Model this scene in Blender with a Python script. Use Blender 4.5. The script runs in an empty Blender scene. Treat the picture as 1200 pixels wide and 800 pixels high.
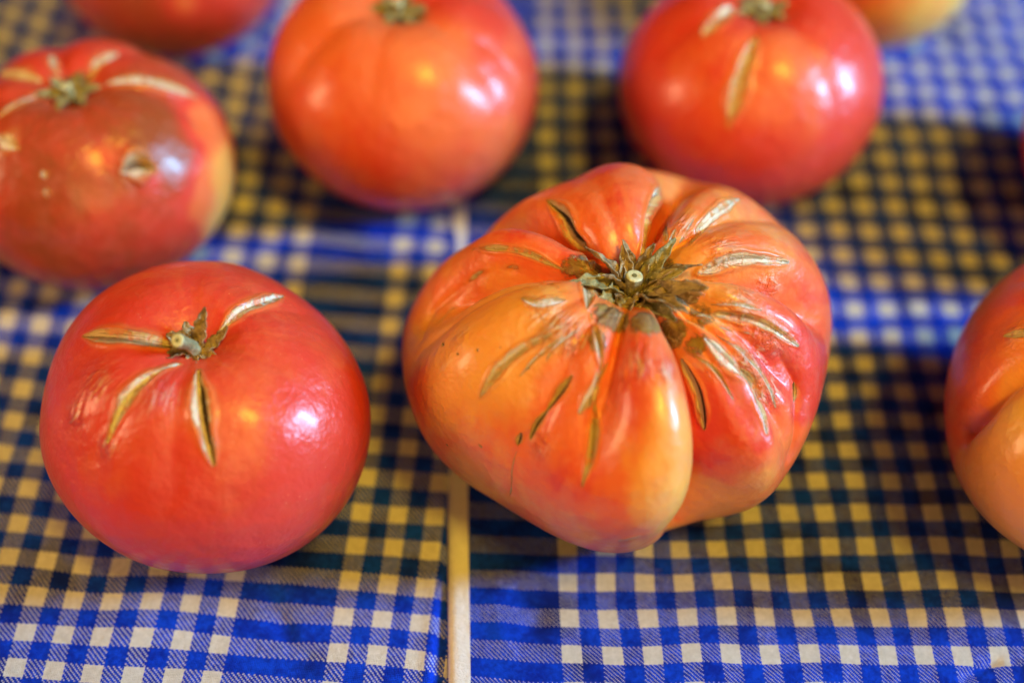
import bpy, math
import numpy as np
from mathutils import Vector

# ------------------------------------------------------------------ camera, light, exposure
CM = 0.01
scene = bpy.context.scene
R = math.radians
def link(o):
    scene.collection.objects.link(o); return o

cam_data = bpy.data.cameras.new('camera')
cam_data.sensor_width = 36.0
cam_data.lens = 42.0
cam_data.clip_start = 0.01
cam_data.clip_end = 50.0
cam_data.dof.use_dof = True
cam_data.dof.focus_distance = 29.4 * CM
cam_data.dof.aperture_fstop = 2.8
cam_data.dof.aperture_blades = 9
cam = link(bpy.data.objects.new('camera', cam_data))
PITCH = 51.5
cam.location = (0, -36.8 * math.cos(R(PITCH)) * CM, 36.8 * math.sin(R(PITCH)) * CM)
cam.rotation_euler = (R(90 - PITCH), 0, 0)
scene.camera = cam

world = bpy.data.worlds.new('World'); scene.world = world; world.use_nodes = True
bg = world.node_tree.nodes['Background']
bg.inputs['Color'].default_value = (0.62, 0.55, 0.58, 1)
bg.inputs['Strength'].default_value = 0.032

def area_lamp(name, az, el, dist, sx, sy, power, color, at=(0.03, 0.0, 0.03)):
    """rectangular lamp; az from +X towards +Y, el above the table, both in degrees"""
    d = bpy.data.lights.new(name, 'AREA'); d.shape = 'RECTANGLE'; d.size = sx; d.size_y = sy
    d.energy = power; d.color = color
    o = link(bpy.data.objects.new(name, d))
    v = Vector((math.cos(R(el)) * math.cos(R(az)), math.cos(R(el)) * math.sin(R(az)), math.sin(R(el))))
    o.location = Vector(at) + v * dist
    o.rotation_euler = v.to_track_quat('Z', 'Y').to_euler()
    return o
# daylight through a tall window on the right
area_lamp('window_light', -3, 22, 1.8, 0.17, 0.60, 52.0, (0.23, 0.62, 1.0))
area_lamp('window_light', -10, 30, 1.8, 0.09, 0.26, 6.0, (0.42, 0.66, 1.0))
# warm room light: a broad one behind the photographer and a pendant on the right
area_lamp('room_lamp', -84, 34, 1.2, 0.60, 0.60, 4.3, (1.0, 0.55, 0.11))
pd = bpy.data.lights.new('pendant_lamp', 'SPOT'); pd.energy = 232.0; pd.color = (1.0, 0.60, 0.045)
pd.spot_size = R(18); pd.spot_blend = 1.0; pd.shadow_soft_size = 0.32
pendant = link(bpy.data.objects.new('pendant_lamp', pd))
pv = Vector((math.cos(R(66)) * math.cos(R(-35)), math.cos(R(66)) * math.sin(R(-35)), math.sin(R(66))))
pendant.location = Vector((0.035, 0.125, 0.0)) + pv * 1.1
pendant.rotation_euler = pv.to_track_quat('Z', 'Y').to_euler()
# added warm fill low on the left, brightens the tomatoes' left sides
area_lamp('left_fill_light', 186, 18, 1.5, 0.30, 0.40, 8.0, (1.0, 0.60, 0.32))

scene.view_settings.view_transform = 'Standard'
scene.view_settings.look = 'None'
scene.view_settings.exposure = 0.12
scene.view_settings.gamma = 1.0
scene.cycles.use_denoising = True
scene.cycles.max_bounces = 8

# ------------------------------------------------------------------ helpers
class NT:
    """short hand for building a node tree"""
    def __init__(s, m):
        m.use_nodes = True; s.t = m.node_tree; s.n = s.t.nodes; s.b = s.n['Principled BSDF']
    def new(s, kind, **kw):
        n = s.n.new(kind)
        for k, v in kw.items(): setattr(n, k, v)
        return n
    def put(s, sock, v):
        if isinstance(v, bpy.types.NodeSocket): s.t.links.new(v, sock)
        elif v is not None: sock.default_value = v
    def math(s, op, a, b=None, c=None, clamp=False):
        n = s.new('ShaderNodeMath', operation=op, use_clamp=clamp)
        for i, v in enumerate((a, b, c)):
            if v is not None: s.put(n.inputs[i], v)
        return n.outputs[0]
    def rng(s, v, a, b, lo=0.0, hi=1.0):
        n = s.new('ShaderNodeMapRange', interpolation_type='SMOOTHSTEP')
        s.put(n.inputs['Value'], v)
        n.inputs['From Min'].default_value = a; n.inputs['From Max'].default_value = b
        n.inputs['To Min'].default_value = lo; n.inputs['To Max'].default_value = hi
        return n.outputs['Result']
    def mix(s, f, a, b, mode='MIX'):
        n = s.new('ShaderNodeMix', data_type='RGBA', blend_type=mode)
        s.put(n.inputs[0], f); s.put(n.inputs[6], a); s.put(n.inputs[7], b)
        return n.outputs[2]
    def attr(s, name):
        return s.new('ShaderNodeAttribute', attribute_name=name)
    def sep(s, v):
        n = s.new('ShaderNodeSeparateXYZ'); s.put(n.inputs[0], v); return n.outputs
    def comb(s, x, y, z):
        n = s.new('ShaderNodeCombineXYZ')
        for i, v in enumerate((x, y, z)): s.put(n.inputs[i], v)
        return n.outputs[0]
    def noise(s, vec, scale, detail=3.0, rough=.55, dist=0.0):
        n = s.new('ShaderNodeTexNoise'); s.put(n.inputs['Vector'], vec)
        n.inputs['Scale'].default_value = scale; n.inputs['Detail'].default_value = detail
        n.inputs['Roughness'].default_value = rough; n.inputs['Distortion'].default_value = dist
        return n.outputs['Fac']
    def bump(s, h, dist, strength=1.0, normal=None):
        n = s.new('ShaderNodeBump'); s.put(n.inputs['Height'], h)
        n.inputs['Distance'].default_value = dist; s.put(n.inputs['Strength'], strength)
        if normal is not None: s.put(n.inputs['Normal'], normal)
        return n.outputs[0]
    def scale(s, v, k):
        n = s.new('ShaderNodeVectorMath', operation='MULTIPLY'); s.put(n.inputs[0], v)
        n.inputs[1].default_value = k if isinstance(k, tuple) else (k, k, k); return n.outputs[0]

def rgb(c): return (c[0], c[1], c[2], 1.0)

def grid_mesh(name, P, wrap, attrs=None, vcols=None):
    """mesh from an (nu, nv, 3) array in cm"""
    nu, nv = P.shape[:2]
    me = bpy.data.meshes.new(name)
    i = np.arange(nu if wrap else nu - 1); j = np.arange(nv - 1)
    I, J = np.meshgrid(i, j, indexing='ij'); I2 = (I + 1) % nu
    q = np.stack([I * nv + J, I * nv + J + 1, I2 * nv + J + 1, I2 * nv + J], -1).reshape(-1, 4)
    me.vertices.add(nu * nv); me.vertices.foreach_set('co', (P * CM).astype(np.float32).ravel())
    me.loops.add(q.size); me.loops.foreach_set('vertex_index', q.astype(np.int32).ravel())
    me.polygons.add(len(q)); me.polygons.foreach_set('loop_start', (np.arange(len(q)) * 4).astype(np.int32))
    me.polygons.foreach_set('use_smooth', np.ones(len(q), bool))
    me.update(calc_edges=True)
    for k, v in (attrs or {}).items():
        if v.ndim == 3:
            a = me.attributes.new(k, 'FLOAT_VECTOR', 'POINT'); a.data.foreach_set('vector', v.astype(np.float32).ravel())
        else:
            a = me.attributes.new(k, 'FLOAT', 'POINT'); a.data.foreach_set('value', v.astype(np.float32).ravel())
    return me

def child(name, me, mat, parent, label=None):
    o = link(bpy.data.objects.new(name, me)); me.materials.clear(); me.materials.append(mat); o.parent = parent
    if label: o['label'] = label
    return o

# ------------------------------------------------------------------ tomato shapes (centimetres)
def smooth(x,a,b):
    t=np.clip((x-a)/(b-a),0,1); return t*t*(3-2*t)

def lump(P,seed,n=7,freq=.55):
    """soft uneven bumps: a few random plane waves in centimetres"""
    rg=np.random.default_rng(seed); o=np.zeros(P.shape[:-1])
    for _ in range(n):
        d=rg.normal(size=3); d/=np.linalg.norm(d); f=freq*rg.uniform(.5,1.6)
        o+=np.sin(P@d*f*2*np.pi/4+rg.uniform(0,6.28))*rg.uniform(.4,1)
    return o/n

def periodic(phi,vals):
    n=len(vals); v=np.asarray(vals,float); u=(phi/(2*np.pi)*n)%n; i=np.floor(u).astype(int); f=u-i
    p0,p1,p2,p3=v[(i-1)%n],v[i%n],v[(i+1)%n],v[(i+2)%n]
    return .5*((2*p1)+(p2-p0)*f+(2*p0-5*p1+4*p2-p3)*f*f+(3*p1-p0-3*p2+p3)*f**3)

def body(sp,phi,t):
    """surface point of a tomato in cm, origin at its lowest point"""
    a,b=sp['a'],sp['b']; er=sp.get('er',.9)
    r=a*np.abs(np.sin(t))**er; z=b*np.cos(t)
    zn=np.cos(t)
    tt=np.degrees(t)
    fac=np.ones_like(r)
    for g in sp.get('grooves',()):
        ph,dep,w,t0,t1=g[:5]
        sway=g[5] if len(g)>5 else 0.
        d=np.degrees((phi-np.radians(ph+sway*(tt/60.-.5))+np.pi)%(2*np.pi)-np.pi)/w
        s=np.exp(-(np.sqrt(d*d+.06)-.245))
        fac-=dep*s*(1-smooth(tt,t0,t1))*smooth(tt,3,20)
    for (ph,tc,wp,wt,am) in sp.get('bulge',()):
        d=np.degrees((phi-np.radians(ph)+np.pi)%(2*np.pi)-np.pi)/wp
        fac+=am*np.exp(-d*d-((tt-tc)/wt)**2)
    fac*=1+(periodic(phi,sp['rphi'])-1)*smooth(tt,4,45) if 'rphi' in sp else 1.
    r=r*fac; z=z*(1-(1-fac)*smooth(zn,-.2,.5)*sp.get('gz',.9)) 
    dep,rd=sp.get('dip',(.6,1.2))
    z=z-dep*np.exp(-(r/rd)**2)*(zn>0)
    x,y=r*np.cos(phi),r*np.sin(phi)
    sx,sy=sp.get('shear',(0,0)); h=smooth(zn,-.3,1)
    x=x+sx*h; y=y+sy*h
    zb=-b*.93; k=.12*b                              # flattened where it rests
    z=np.where(z<zb+k,zb+k*np.exp(np.clip((z-zb-k)/k,-5,0)),z)
    P=np.stack([x,y,z-zb],-1)
    if sp.get('lump',0):
        n=np.stack([np.cos(phi)*np.sin(t),np.sin(phi)*np.sin(t),np.cos(t)],-1)
        P=P+n*(lump(P,sp.get('seed',1))*sp['lump'])[...,None]*smooth(P[...,2],0,b*.5)[...,None]
    return P

def grid(sp,nu,nv):
    w=np.linspace(0,1,nv)
    t=np.pi*np.where(w<.84,w/.84*.66,.66+(w-.84)/.16*.34)          # most rows above the waist
    p=np.arange(nu)/nu*2*np.pi
    if sp.get('face') is not None:                                  # and most columns on the side seen
        p=p+sp.get('dense',.45)*np.sin(p); p=p+np.radians(sp['face'])+np.pi
    return np.meshgrid(p,t,indexing='ij')

SPECS={
'T1':dict(rphi=[0.999, 0.947, 0.917, 0.914, 0.951, 1.01, 1.048, 1.054, 1.056, 1.036, 1.011, 1.002, 0.982, 0.972, 0.975, 0.984, 1.016, 1.041, 1.042, 1.032],X=-7.9,Y=-5.03,a=4.22,b=3.42,er=.86,dip=(.75,1.0),shear=(.28,-.05),lump=.16,seed=3,face=-90,rot=0,grooves=[
   (-172,.02,14,40,75),(-128,.035,12,45,85),(-92,.035,9,40,70),(35,.03,12,35,70),(100,.03,16,40,80),(-20,.02,16,40,80)]),
'T2':dict(rphi=[1.022, 1.069, 1.067, 1.086, 1.11, 1.164, 1.167, 1.079, 1.01, 0.956, 0.99, 1.118, 1.089, 1.048, 1.042, 1.016, 1.001, 0.987, 0.944, 0.904, 0.905, 0.936, 0.97, 0.99, 1.008, 0.96, 0.993, 0.973, 0.955, 0.97],base=.35,X=2.72,Y=-3.49,a=5.6,b=4.0,er=.84,dip=(1.45,1.35),shear=(.22,-.08),lump=.28,seed=5,face=-90,gz=.85,bulge=[(-82,48,12,20,.06),(-84,74,20,22,.06),(155,35,8,14,.05),(103,35,16,14,.04),(-10,50,12,18,.04),(-150,50,16,24,.03),(-52,65,9,20,.03)],grooves=[
   (137,.36,9,60,120),(68,.38,8.5,50,88),(37,.12,8,40,80),(1,.24,8,50,95),(-28,.15,8,50,90),(-50,.09,7,50,80),(-62.5,.36,8,92,150,-5),
   (-103,.14,7,44,70),(-122,.05,7,60,112),(-143,.03,6,30,55),(173,.26,9,55,100),(-173,.045,5,60,95),(-39,.12,6,62,108),(105,.03,10,30,70)]),
'T3':dict(base=-.3,X=-12.9,Y=4.45,a=4.22,b=3.35,er=.84,dip=(.8,1.1),shear=(0,0),lump=.15,seed=8,face=-90,grooves=[
   (0,.07,10,45,80),(60,.09,9,50,90),(110,.08,10,50,90),(160,.08,10,50,90),(-165,.07,10,45,80),(-60,.03,14,40,80)]),
'T4':dict(X=-3.53,Y=7.95,a=4.42,b=3.6,er=.86,dip=(.9,1.3),lump=.14,seed=12,face=-90,grooves=[
   (-100,.02,13,40,90),(-150,.05,12,40,90),(-40,.05,12,40,90),(20,.05,12,40,90),(90,.05,12,40,90)]),
'T5':dict(X=7.75,Y=8.05,a=4.26,b=3.5,er=.86,dip=(.8,1.1),lump=.14,seed=17,face=-90,grooves=[
   (-110,.03,10,35,60),(-60,.03,12,40,80),(150,.05,12,40,90),(40,.05,12,40,90),(-160,.03,12,40,80)]),
'T6':dict(X=-12.5,Y=15.65,a=4.1,b=3.3,dip=(.7,1.1),lump=.14,seed=21,grooves=[(-95,.06,12,60,120),(-30,.05,12,40,90),(-150,.05,12,40,90),(90,.05,12,40,90)]),
'T7':dict(X=13.56,Y=15.77,a=3.5,b=2.9,dip=(.6,1.0),lump=.12,seed=25,grooves=[(-120,.05,12,50,110),(0,.04,12,40,90),(90,.04,12,40,90)]),
'T8':dict(bulge=[(-145,88,34,42,.16)],X=16.3,Y=-4.95,a=4.75,b=3.7,er=.84,dip=(.9,1.3),lump=.12,seed=29,face=180,dense=.3,grooves=[(-110,.1,12,80,140),(-50,.08,12,60,120),(10,.08,12,60,110),(80,.09,12,60,110),(140,.05,12,50,90)]),
'T9':dict(X=20.6,Y=5.3,a=4.3,b=3.5,dip=(.8,1.2),lump=.12,seed=33,grooves=[(180,.04,12,40,80),(60,.05,12,40,80),(-60,.05,12,40,80)]),
}

FEATURES = {
 'T1': {'scars': [([(-0.108, -0.094, 6.038), (-0.906, -0.111, 6.376), (-1.757, 0.061, 6.298), (-2.567, 0.387, 5.893)], 0.17, 0.1, 0.03, 0.55, 0.15, 0.25), ([(0.032, -0.712, 6.193), (-0.744, -1.368, 6.283), (-1.172, -1.931, 5.962), (-1.488, -2.442, 5.483)], 0.14, 0.08, 0.035, 0.25, 1.0, 0.1), ([(0.553, -0.979, 6.306), (0.728, -1.786, 6.351), (0.872, -2.429, 6.068), (1.08, -3.077, 5.546)], 0.17, 0.18, 0.04, 1.0, 0.9, 0.0), ([(2.038, 2.051, 5.459), (1.675, 1.326, 6.07), (1.295, 0.877, 6.279), (0.822, 0.296, 6.135)], 0.14, 0.07, 0.03, 0.15, 1.0, 0.3)], 'tone': [(1.806, -2.6, 5.811, 0.5, 0.16), (-0.551, -3.028, 5.468, 0.6, 0.14), (1.224, -3.233, 5.362, 0.6, 0.12), (-1.669, -2.977, 4.929, 0.5, 0.1), (2.951, -3.205, 3.858, 1.2, -0.02), (-2.464, -0.921, 5.775, 1.0, -0.02), (0.073, 1.519, 6.357, 0.9, 0.05), (1.763, -0.049, 6.35, 0.8, 0.08), (0.747, -3.963, 4.29, 1.0, 0.0), (-1.04, -3.655, 4.532, 1, -0.03)], 'cork': [(0.45, -0.181, 5.96, 0.36, 0.75)], 'wrinkle': [(-0.285, -1.754, 6.32, 0.55, 0.35), (0.295, -1.744, 6.275, 0.4, 0.25), (-1.847, -1.213, 6.072, 0.5, 0.45), (-2.289, -1.705, 5.553, 0.35, 0.5), (-1.437, -2.507, 5.474, 0.25, 0.6)], 'folds': []},  # first tone spot paints the warm lamp's glow into the skin
 'T2': {'scars': [([(-0.764, 0.299, 6.772), (-1.105, 1.43, 6.611), (-1.452, 2.084, 6.844), (-1.786, 2.721, 6.679)], 0.22, 0.26, 0.05, 1.0, 0.2, 0.8), ([(1.282, 4.132, 5.907), (0.866, 2.368, 6.848), (0.616, 1.41, 6.745), (0.45, 0.633, 6.589)], 0.19, 0.3, 0.06, 1.0, 1.0, 0.2), ([(0.926, 0.371, 6.694), (1.102, 1.095, 7.038), (1.725, 3.817, 5.319)], 0.09, 0.05, 0.03, 0.3, 0.5, 0.3), ([(1.649, 0.695, 7.159), (2.125, 1.536, 7.075), (2.664, 2.219, 6.917), (3.247, 3.097, 6.349)], 0.16, 0.05, 0.04, 0.0, 0.9, 0.9), ([(1.328, -0.519, 6.867), (2.09, 0.145, 6.896), (2.933, 0.37, 7.027), (4.17, 0.723, 6.505)], 0.17, 0.07, 0.05, 0.3, 0.7, 1.0), ([(1.718, -1.118, 6.627), (2.406, -1.113, 6.641), (3.292, -1.231, 6.477), (4.252, -1.375, 5.789)], 0.13, 0.06, 0.04, 0.4, 0.8, 0.8), ([(1.868, -1.79, 6.579), (2.403, -2.187, 6.28), (2.979, -2.407, 5.561), (3.332, -3.423, 5.074)], 0.24, 0.08, 0.04, 0.45, 0.9, 0.8), ([(1.348, -1.978, 5.997), (1.629, -2.506, 5.732), (1.781, -2.88, 5.402), (1.88, -3.245, 4.977)], 0.16, 0.12, 0.05, 1.0, 0.3, 0.5), ([(-0.779, -3.331, 6.353), (-0.807, -3.784, 5.978), (-0.928, -4.497, 5.603), (-1.107, -4.973, 5.156)], 0.11, 0.06, 0.03, 0.4, 0.2, 0.6), ([(-0.755, -2.897, 6.743), (-0.81, -3.201, 6.501), (-0.997, -3.428, 6.348), (-1.174, -3.639, 6.175)], 0.13, 0.05, 0.04, 0.1, 0.8, 0.6), ([(-1.347, -2.909, 6.611), (-1.679, -3.193, 6.235), (-1.923, -3.418, 5.935)], 0.1, 0.07, 0.03, 1.0, 0.1, 0.2), ([(-1.923, -3.418, 5.935), (-2.157, -3.598, 5.632), (-2.307, -3.784, 5.287)], 0.09, 0.06, 0.02, 0.9, 0.1, 0.2), ([(-2.508, -3.662, 5.383), (-2.603, -3.805, 5.066)], 0.08, 0.06, 0.02, 1.0, 0.0, 0.2), ([(-1.824, -2.065, 7.067), (-2.506, -2.263, 6.762), (-3.015, -2.572, 6.414), (-3.468, -2.937, 5.829)], 0.14, 0.05, 0.04, 0.2, 0.3, 0.9), ([(-2.467, -1.083, 7.218), (-2.11, -1.307, 7.298), (-1.482, -1.196, 7.288)], 0.13, 0.05, 0.05, 0.0, 1.0, 0.6), ([(-1.449, 0.311, 6.669), (-2.253, 0.65, 6.858), (-2.927, 0.968, 6.728), (-3.76, 1.558, 6.059)], 0.1, 0.05, 0.03, 0.2, 0.2, 0.7), ([(-1.606, -0.783, 7.301), (-2.693, 0.57, 6.461), (-3.641, 0.877, 5.855), (-4.918, 0.684, 4.399)], 0.06, 0.025, 0.015, 0.1, 0.2, 0.7), ([(-0.877, -1.514, 7.188), (-0.744, -2.188, 7.115), (-0.675, -2.865, 6.724)], 0.09, 0.05, 0.05, 0.6, 0.7, 0.6), ([(2.158, -1.571, 6.442), (2.857, -1.881, 6.094), (3.419, -2.237, 5.472), (3.669, -2.637, 4.98)], 0.07, 0.04, 0.02, 0.2, 0.8, 0.7), ([(1.584, -2.032, 6.283), (2.098, -2.416, 6.125), (2.509, -2.907, 5.695)], 0.06, 0.04, 0.02, 0.5, 0.4, 0.5), ([(1.346, 1.239, 7.144), (1.128, 0.769, 6.949)], 0.05, 0.02, 0.02, 0.0, 1.0, 0.5), ([(1.815, 1.529, 7.199), (1.425, 0.915, 6.995)], 0.05, 0.02, 0.02, 0.1, 0.8, 0.5), ([(-1.534, -2.117, 7.088), (-2.149, -2.478, 6.741), (-2.542, -2.776, 6.407)], 0.05, 0.02, 0.02, 0.1, 0.9, 0.6), ([(-1.225, -1.993, 7.138), (-1.722, -2.33, 6.937), (-1.925, -2.559, 6.735)], 0.05, 0.02, 0.02, 0.0, 1.0, 0.6), ([(2.049, -0.903, 6.783), (2.642, -0.962, 6.861), (3.278, -0.999, 6.68)], 0.05, 0.02, 0.02, 0.1, 0.9, 0.8), ([(2.227, -1.423, 6.566), (3.007, -1.397, 6.28)], 0.05, 0.02, 0.02, 0.4, 0.6, 0.8), ([(-0.51, -2.641, 6.763), (-0.764, -3.122, 6.55), (-0.953, -3.534, 6.236)], 0.06, 0.03, 0.02, 0.6, 0.4, 0.5), ([(-3.307, -0.29, 6.324), (-4.266, 0.583, 4.857), (-4.759, -0.238, 4.895)], 0.04, 0.015, 0.01, 0.0, 0.5, 0.8), ([(4.3, -1.971, 5.029), (4.343, -2.278, 4.717)], 0.07, 0.05, 0.02, 0.9, 0.2, 0.3), ([(-0.193, -5.511, 3.594), (0.287, -5.564, 3.941)], 0.09, 0.02, 0.02, 0.0, 0.8, 0.9), ([(-1.021, 0.226, 6.76), (-0.904, -0.738, 7.04), (-0.959, -1.394, 7.224)], 0.15, 0.08, 0.04, 0.3, 0.3, 0.7), ([(-3.522, -3.495, 4.676), (-3.438, -3.565, 4.607)], 0.04, 0.03, 0.01, 1, 0, 0.3), ([(-4.436, -1.244, 5.726), (-4.371, -1.419, 5.854)], 0.04, 0.02, 0.0, 1, 0, 0.3), ([(-3.548, -2.042, 6.524), (-3.524, -2.113, 6.501)], 0.04, 0.02, 0.0, 1, 0, 0.3), ([(-2.384, -2.63, 6.566), (-2.311, -2.672, 6.552)], 0.04, 0.02, 0.0, 1, 0, 0.3), ([(-4.042, -1.914, 6.189), (-3.992, -1.984, 6.211)], 0.035, 0.02, 0.0, 1, 0, 0.3), ([(-4.358, -3.007, 3.938), (-4.292, -3.069, 3.937)], 0.035, 0.02, 0.0, 0.9, 0, 0.3), ([(-3.01, -2.14, 6.707), (-2.984, -2.161, 6.701)], 0.03, 0.02, 0.0, 0.9, 0, 0.3), ([(-2.634, -3.879, 4.883), (-2.731, -4.013, 4.394), (-2.749, -4.136, 3.596), (-2.816, -3.844, 2.26)], 0.025, 0.015, 0.01, 0.0, 0.4, 0.5)], 'tone': [(-4.857, -0.395, 4.822, 0.6, 0.55), (-4.308, -2.444, 5.496, 0.5, 0.62), (-5.01, -1.618, 4.731, 0.35, 0.3), (-3.82, -2.937, 5.481, 0.4, 0.5), (-3.534, -1.79, 6.632, 0.6, 0.55), (-3.317, -0.217, 6.272, 0.5, 0.5), (-3.986, 1.217, 5.688, 0.5, 0.4), (-2.728, -1.628, 7.061, 0.4, 0.5), (-2.693, -4.061, 4.282, 0.4, 0.3), (-1.711, -4.587, 5.048, 0.5, 0.14), (-2.296, -3.906, 5.112, 0.4, 0.25), (-3.534, -3.64, 3.62, 0.4, 0.5), (-1.851, -4.815, 3.936, 0.4, 0.4), (-0.758, -4.15, 5.809, 0.4, 0.25), (-0.675, -5.039, 5.401, 0.4, 0.2), (-0.092, -3.586, 6.724, 0.4, 0.15), (0.103, -2.917, 7.131, 0.3, 0.1), (0.775, -4.218, 6.621, 0.32, 0.62), (0.952, -4.784, 6.077, 0.4, 0.62), (0.447, -5.328, 5.546, 0.4, 0.6), (0.644, -3.739, 6.899, 0.25, 0.45), (-0.12, -4.58, 6.107, 0.3, 0.4), (0.977, -5.341, 4.864, 0.4, 0.6), (-0.309, -5.58, 4.114, 0.4, 0.35), (-0.88, -5.387, 3.964, 0.4, 0.45), (2.61, -3.841, 4.634, 0.5, 0.05), (2.355, -3.19, 5.488, 0.4, 0.02), (2.321, -3.93, 2.888, 0.4, 0.6), (3.296, -4.036, 3.887, 0.4, 0.5), (3.953, -3.385, 3.936, 0.4, 0.3), (4.206, -1.927, 5.133, 0.5, 0.02), (4.822, -0.778, 5.334, 0.5, 0.02), (4.892, 0.573, 5.443, 0.5, 0.1), (3.678, -0.722, 6.564, 0.4, 0.1), (2.824, -0.727, 6.947, 0.4, 0.35), (2.211, -0.763, 6.994, 0.3, 0.55), (3.67, 1.168, 6.945, 0.5, 0.4), (2.494, 0.428, 7.211, 0.4, 0.4), (2.038, 2.168, 7.153, 0.4, 0.4), (1.663, 0.109, 6.925, 0.3, 0.7), (-0.556, 2.126, 7.22, 0.6, 0.15), (0.112, 2.609, 7.332, 0.5, 0.15), (-0.278, 1.18, 7.023, 0.4, 0.2), (-2.501, 1.154, 7.031, 0.5, 0.2), (-1.682, 0.81, 7.05, 0.3, 0.2), (-1.772, 2.427, 6.675, 0.3, 0.2), (2.986, -1.869, 6.013, 0.4, 0.2), (3.742, -1.87, 5.381, 0.3, 0.1)], 'cork': [(0.151, -0.044, 6.262, 0.7, 1.0), (-0.365, -1.469, 7.069, 0.5, 0.95), (0.394, -1.746, 7.212, 0.5, 0.95), (0.945, -0.556, 6.67, 0.6, 1.0), (-0.66, -0.336, 6.728, 0.55, 0.9), (1.139, -1.373, 6.284, 0.45, 0.9), (0.892, 0.349, 6.665, 0.45, 0.8), (-0.737, -2.274, 7.092, 0.3, 0.8), (1.505, -0.575, 6.927, 0.45, 0.75), (1.8, -1.098, 6.648, 0.4, 0.62), (1.648, -1.873, 6.417, 0.4, 0.62), (-0.846, 0.248, 6.777, 0.5, 0.8), (-1.292, 0.311, 6.764, 0.4, 0.6)], 'wrinkle': [(-1.73, -1.947, 7.137, 0.45, 0.9), (-1.24, -2.214, 7.008, 0.4, 0.9), (-1.934, -1.542, 7.223, 0.35, 0.6), (0.201, -2.951, 7.163, 0.45, 0.55), (-0.148, -3.195, 6.841, 0.35, 0.4), (0.768, -3.125, 7.067, 0.3, 0.6), (2.822, -0.999, 6.808, 0.5, 0.55), (3.457, -1.433, 6.171, 0.45, 0.6), (3.03, -2.002, 5.91, 0.45, 0.8), (3.477, -2.36, 5.341, 0.4, 0.7), (2.494, 0.428, 7.211, 0.4, 0.4), (1.466, 1.418, 7.176, 0.35, 0.7), (-2.002, -3.908, 5.456, 0.3, 0.4), (-3.921, -1.604, 6.365, 0.3, 0.35), (-4.313, -1.97, 5.854, 0.3, 0.25), (1.94, -2.413, 6.13, 0.3, 0.3), (3.658, 0.192, 6.275, 0.4, 0.4)], 'folds': [([(-0.639, -2.855, 6.705), (-0.794, -3.612, 6.093), (-0.951, -4.573, 5.555)], 0.09, 0.12), ([(3.805, -1.659, 5.68), (4.307, -2.021, 4.971), (4.361, -2.687, 4.404), (4.169, -3.247, 3.545)], 0.16, 0.2), ([(-1.602, -0.899, 7.326), (-2.721, 0.542, 6.391), (-3.73, 0.853, 5.696), (-4.839, 0.727, 4.485), (-5.063, -0.187, 4.545)], 0.14, 0.1), ([(-1.383, -2.929, 6.577), (-2.104, -3.574, 5.686), (-2.711, -3.954, 4.612), (-2.849, -3.89, 2.426)], 0.14, 0.07), ([(1.913, -1.233, 6.643), (3.03, -1.254, 6.5), (4.149, -1.342, 5.914)], 0.12, 0.1), ([(0.265, -2.454, 7.281), (0.161, -2.852, 7.176), (0.042, -3.197, 6.999)], 0.1, 0.06)]},
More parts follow.
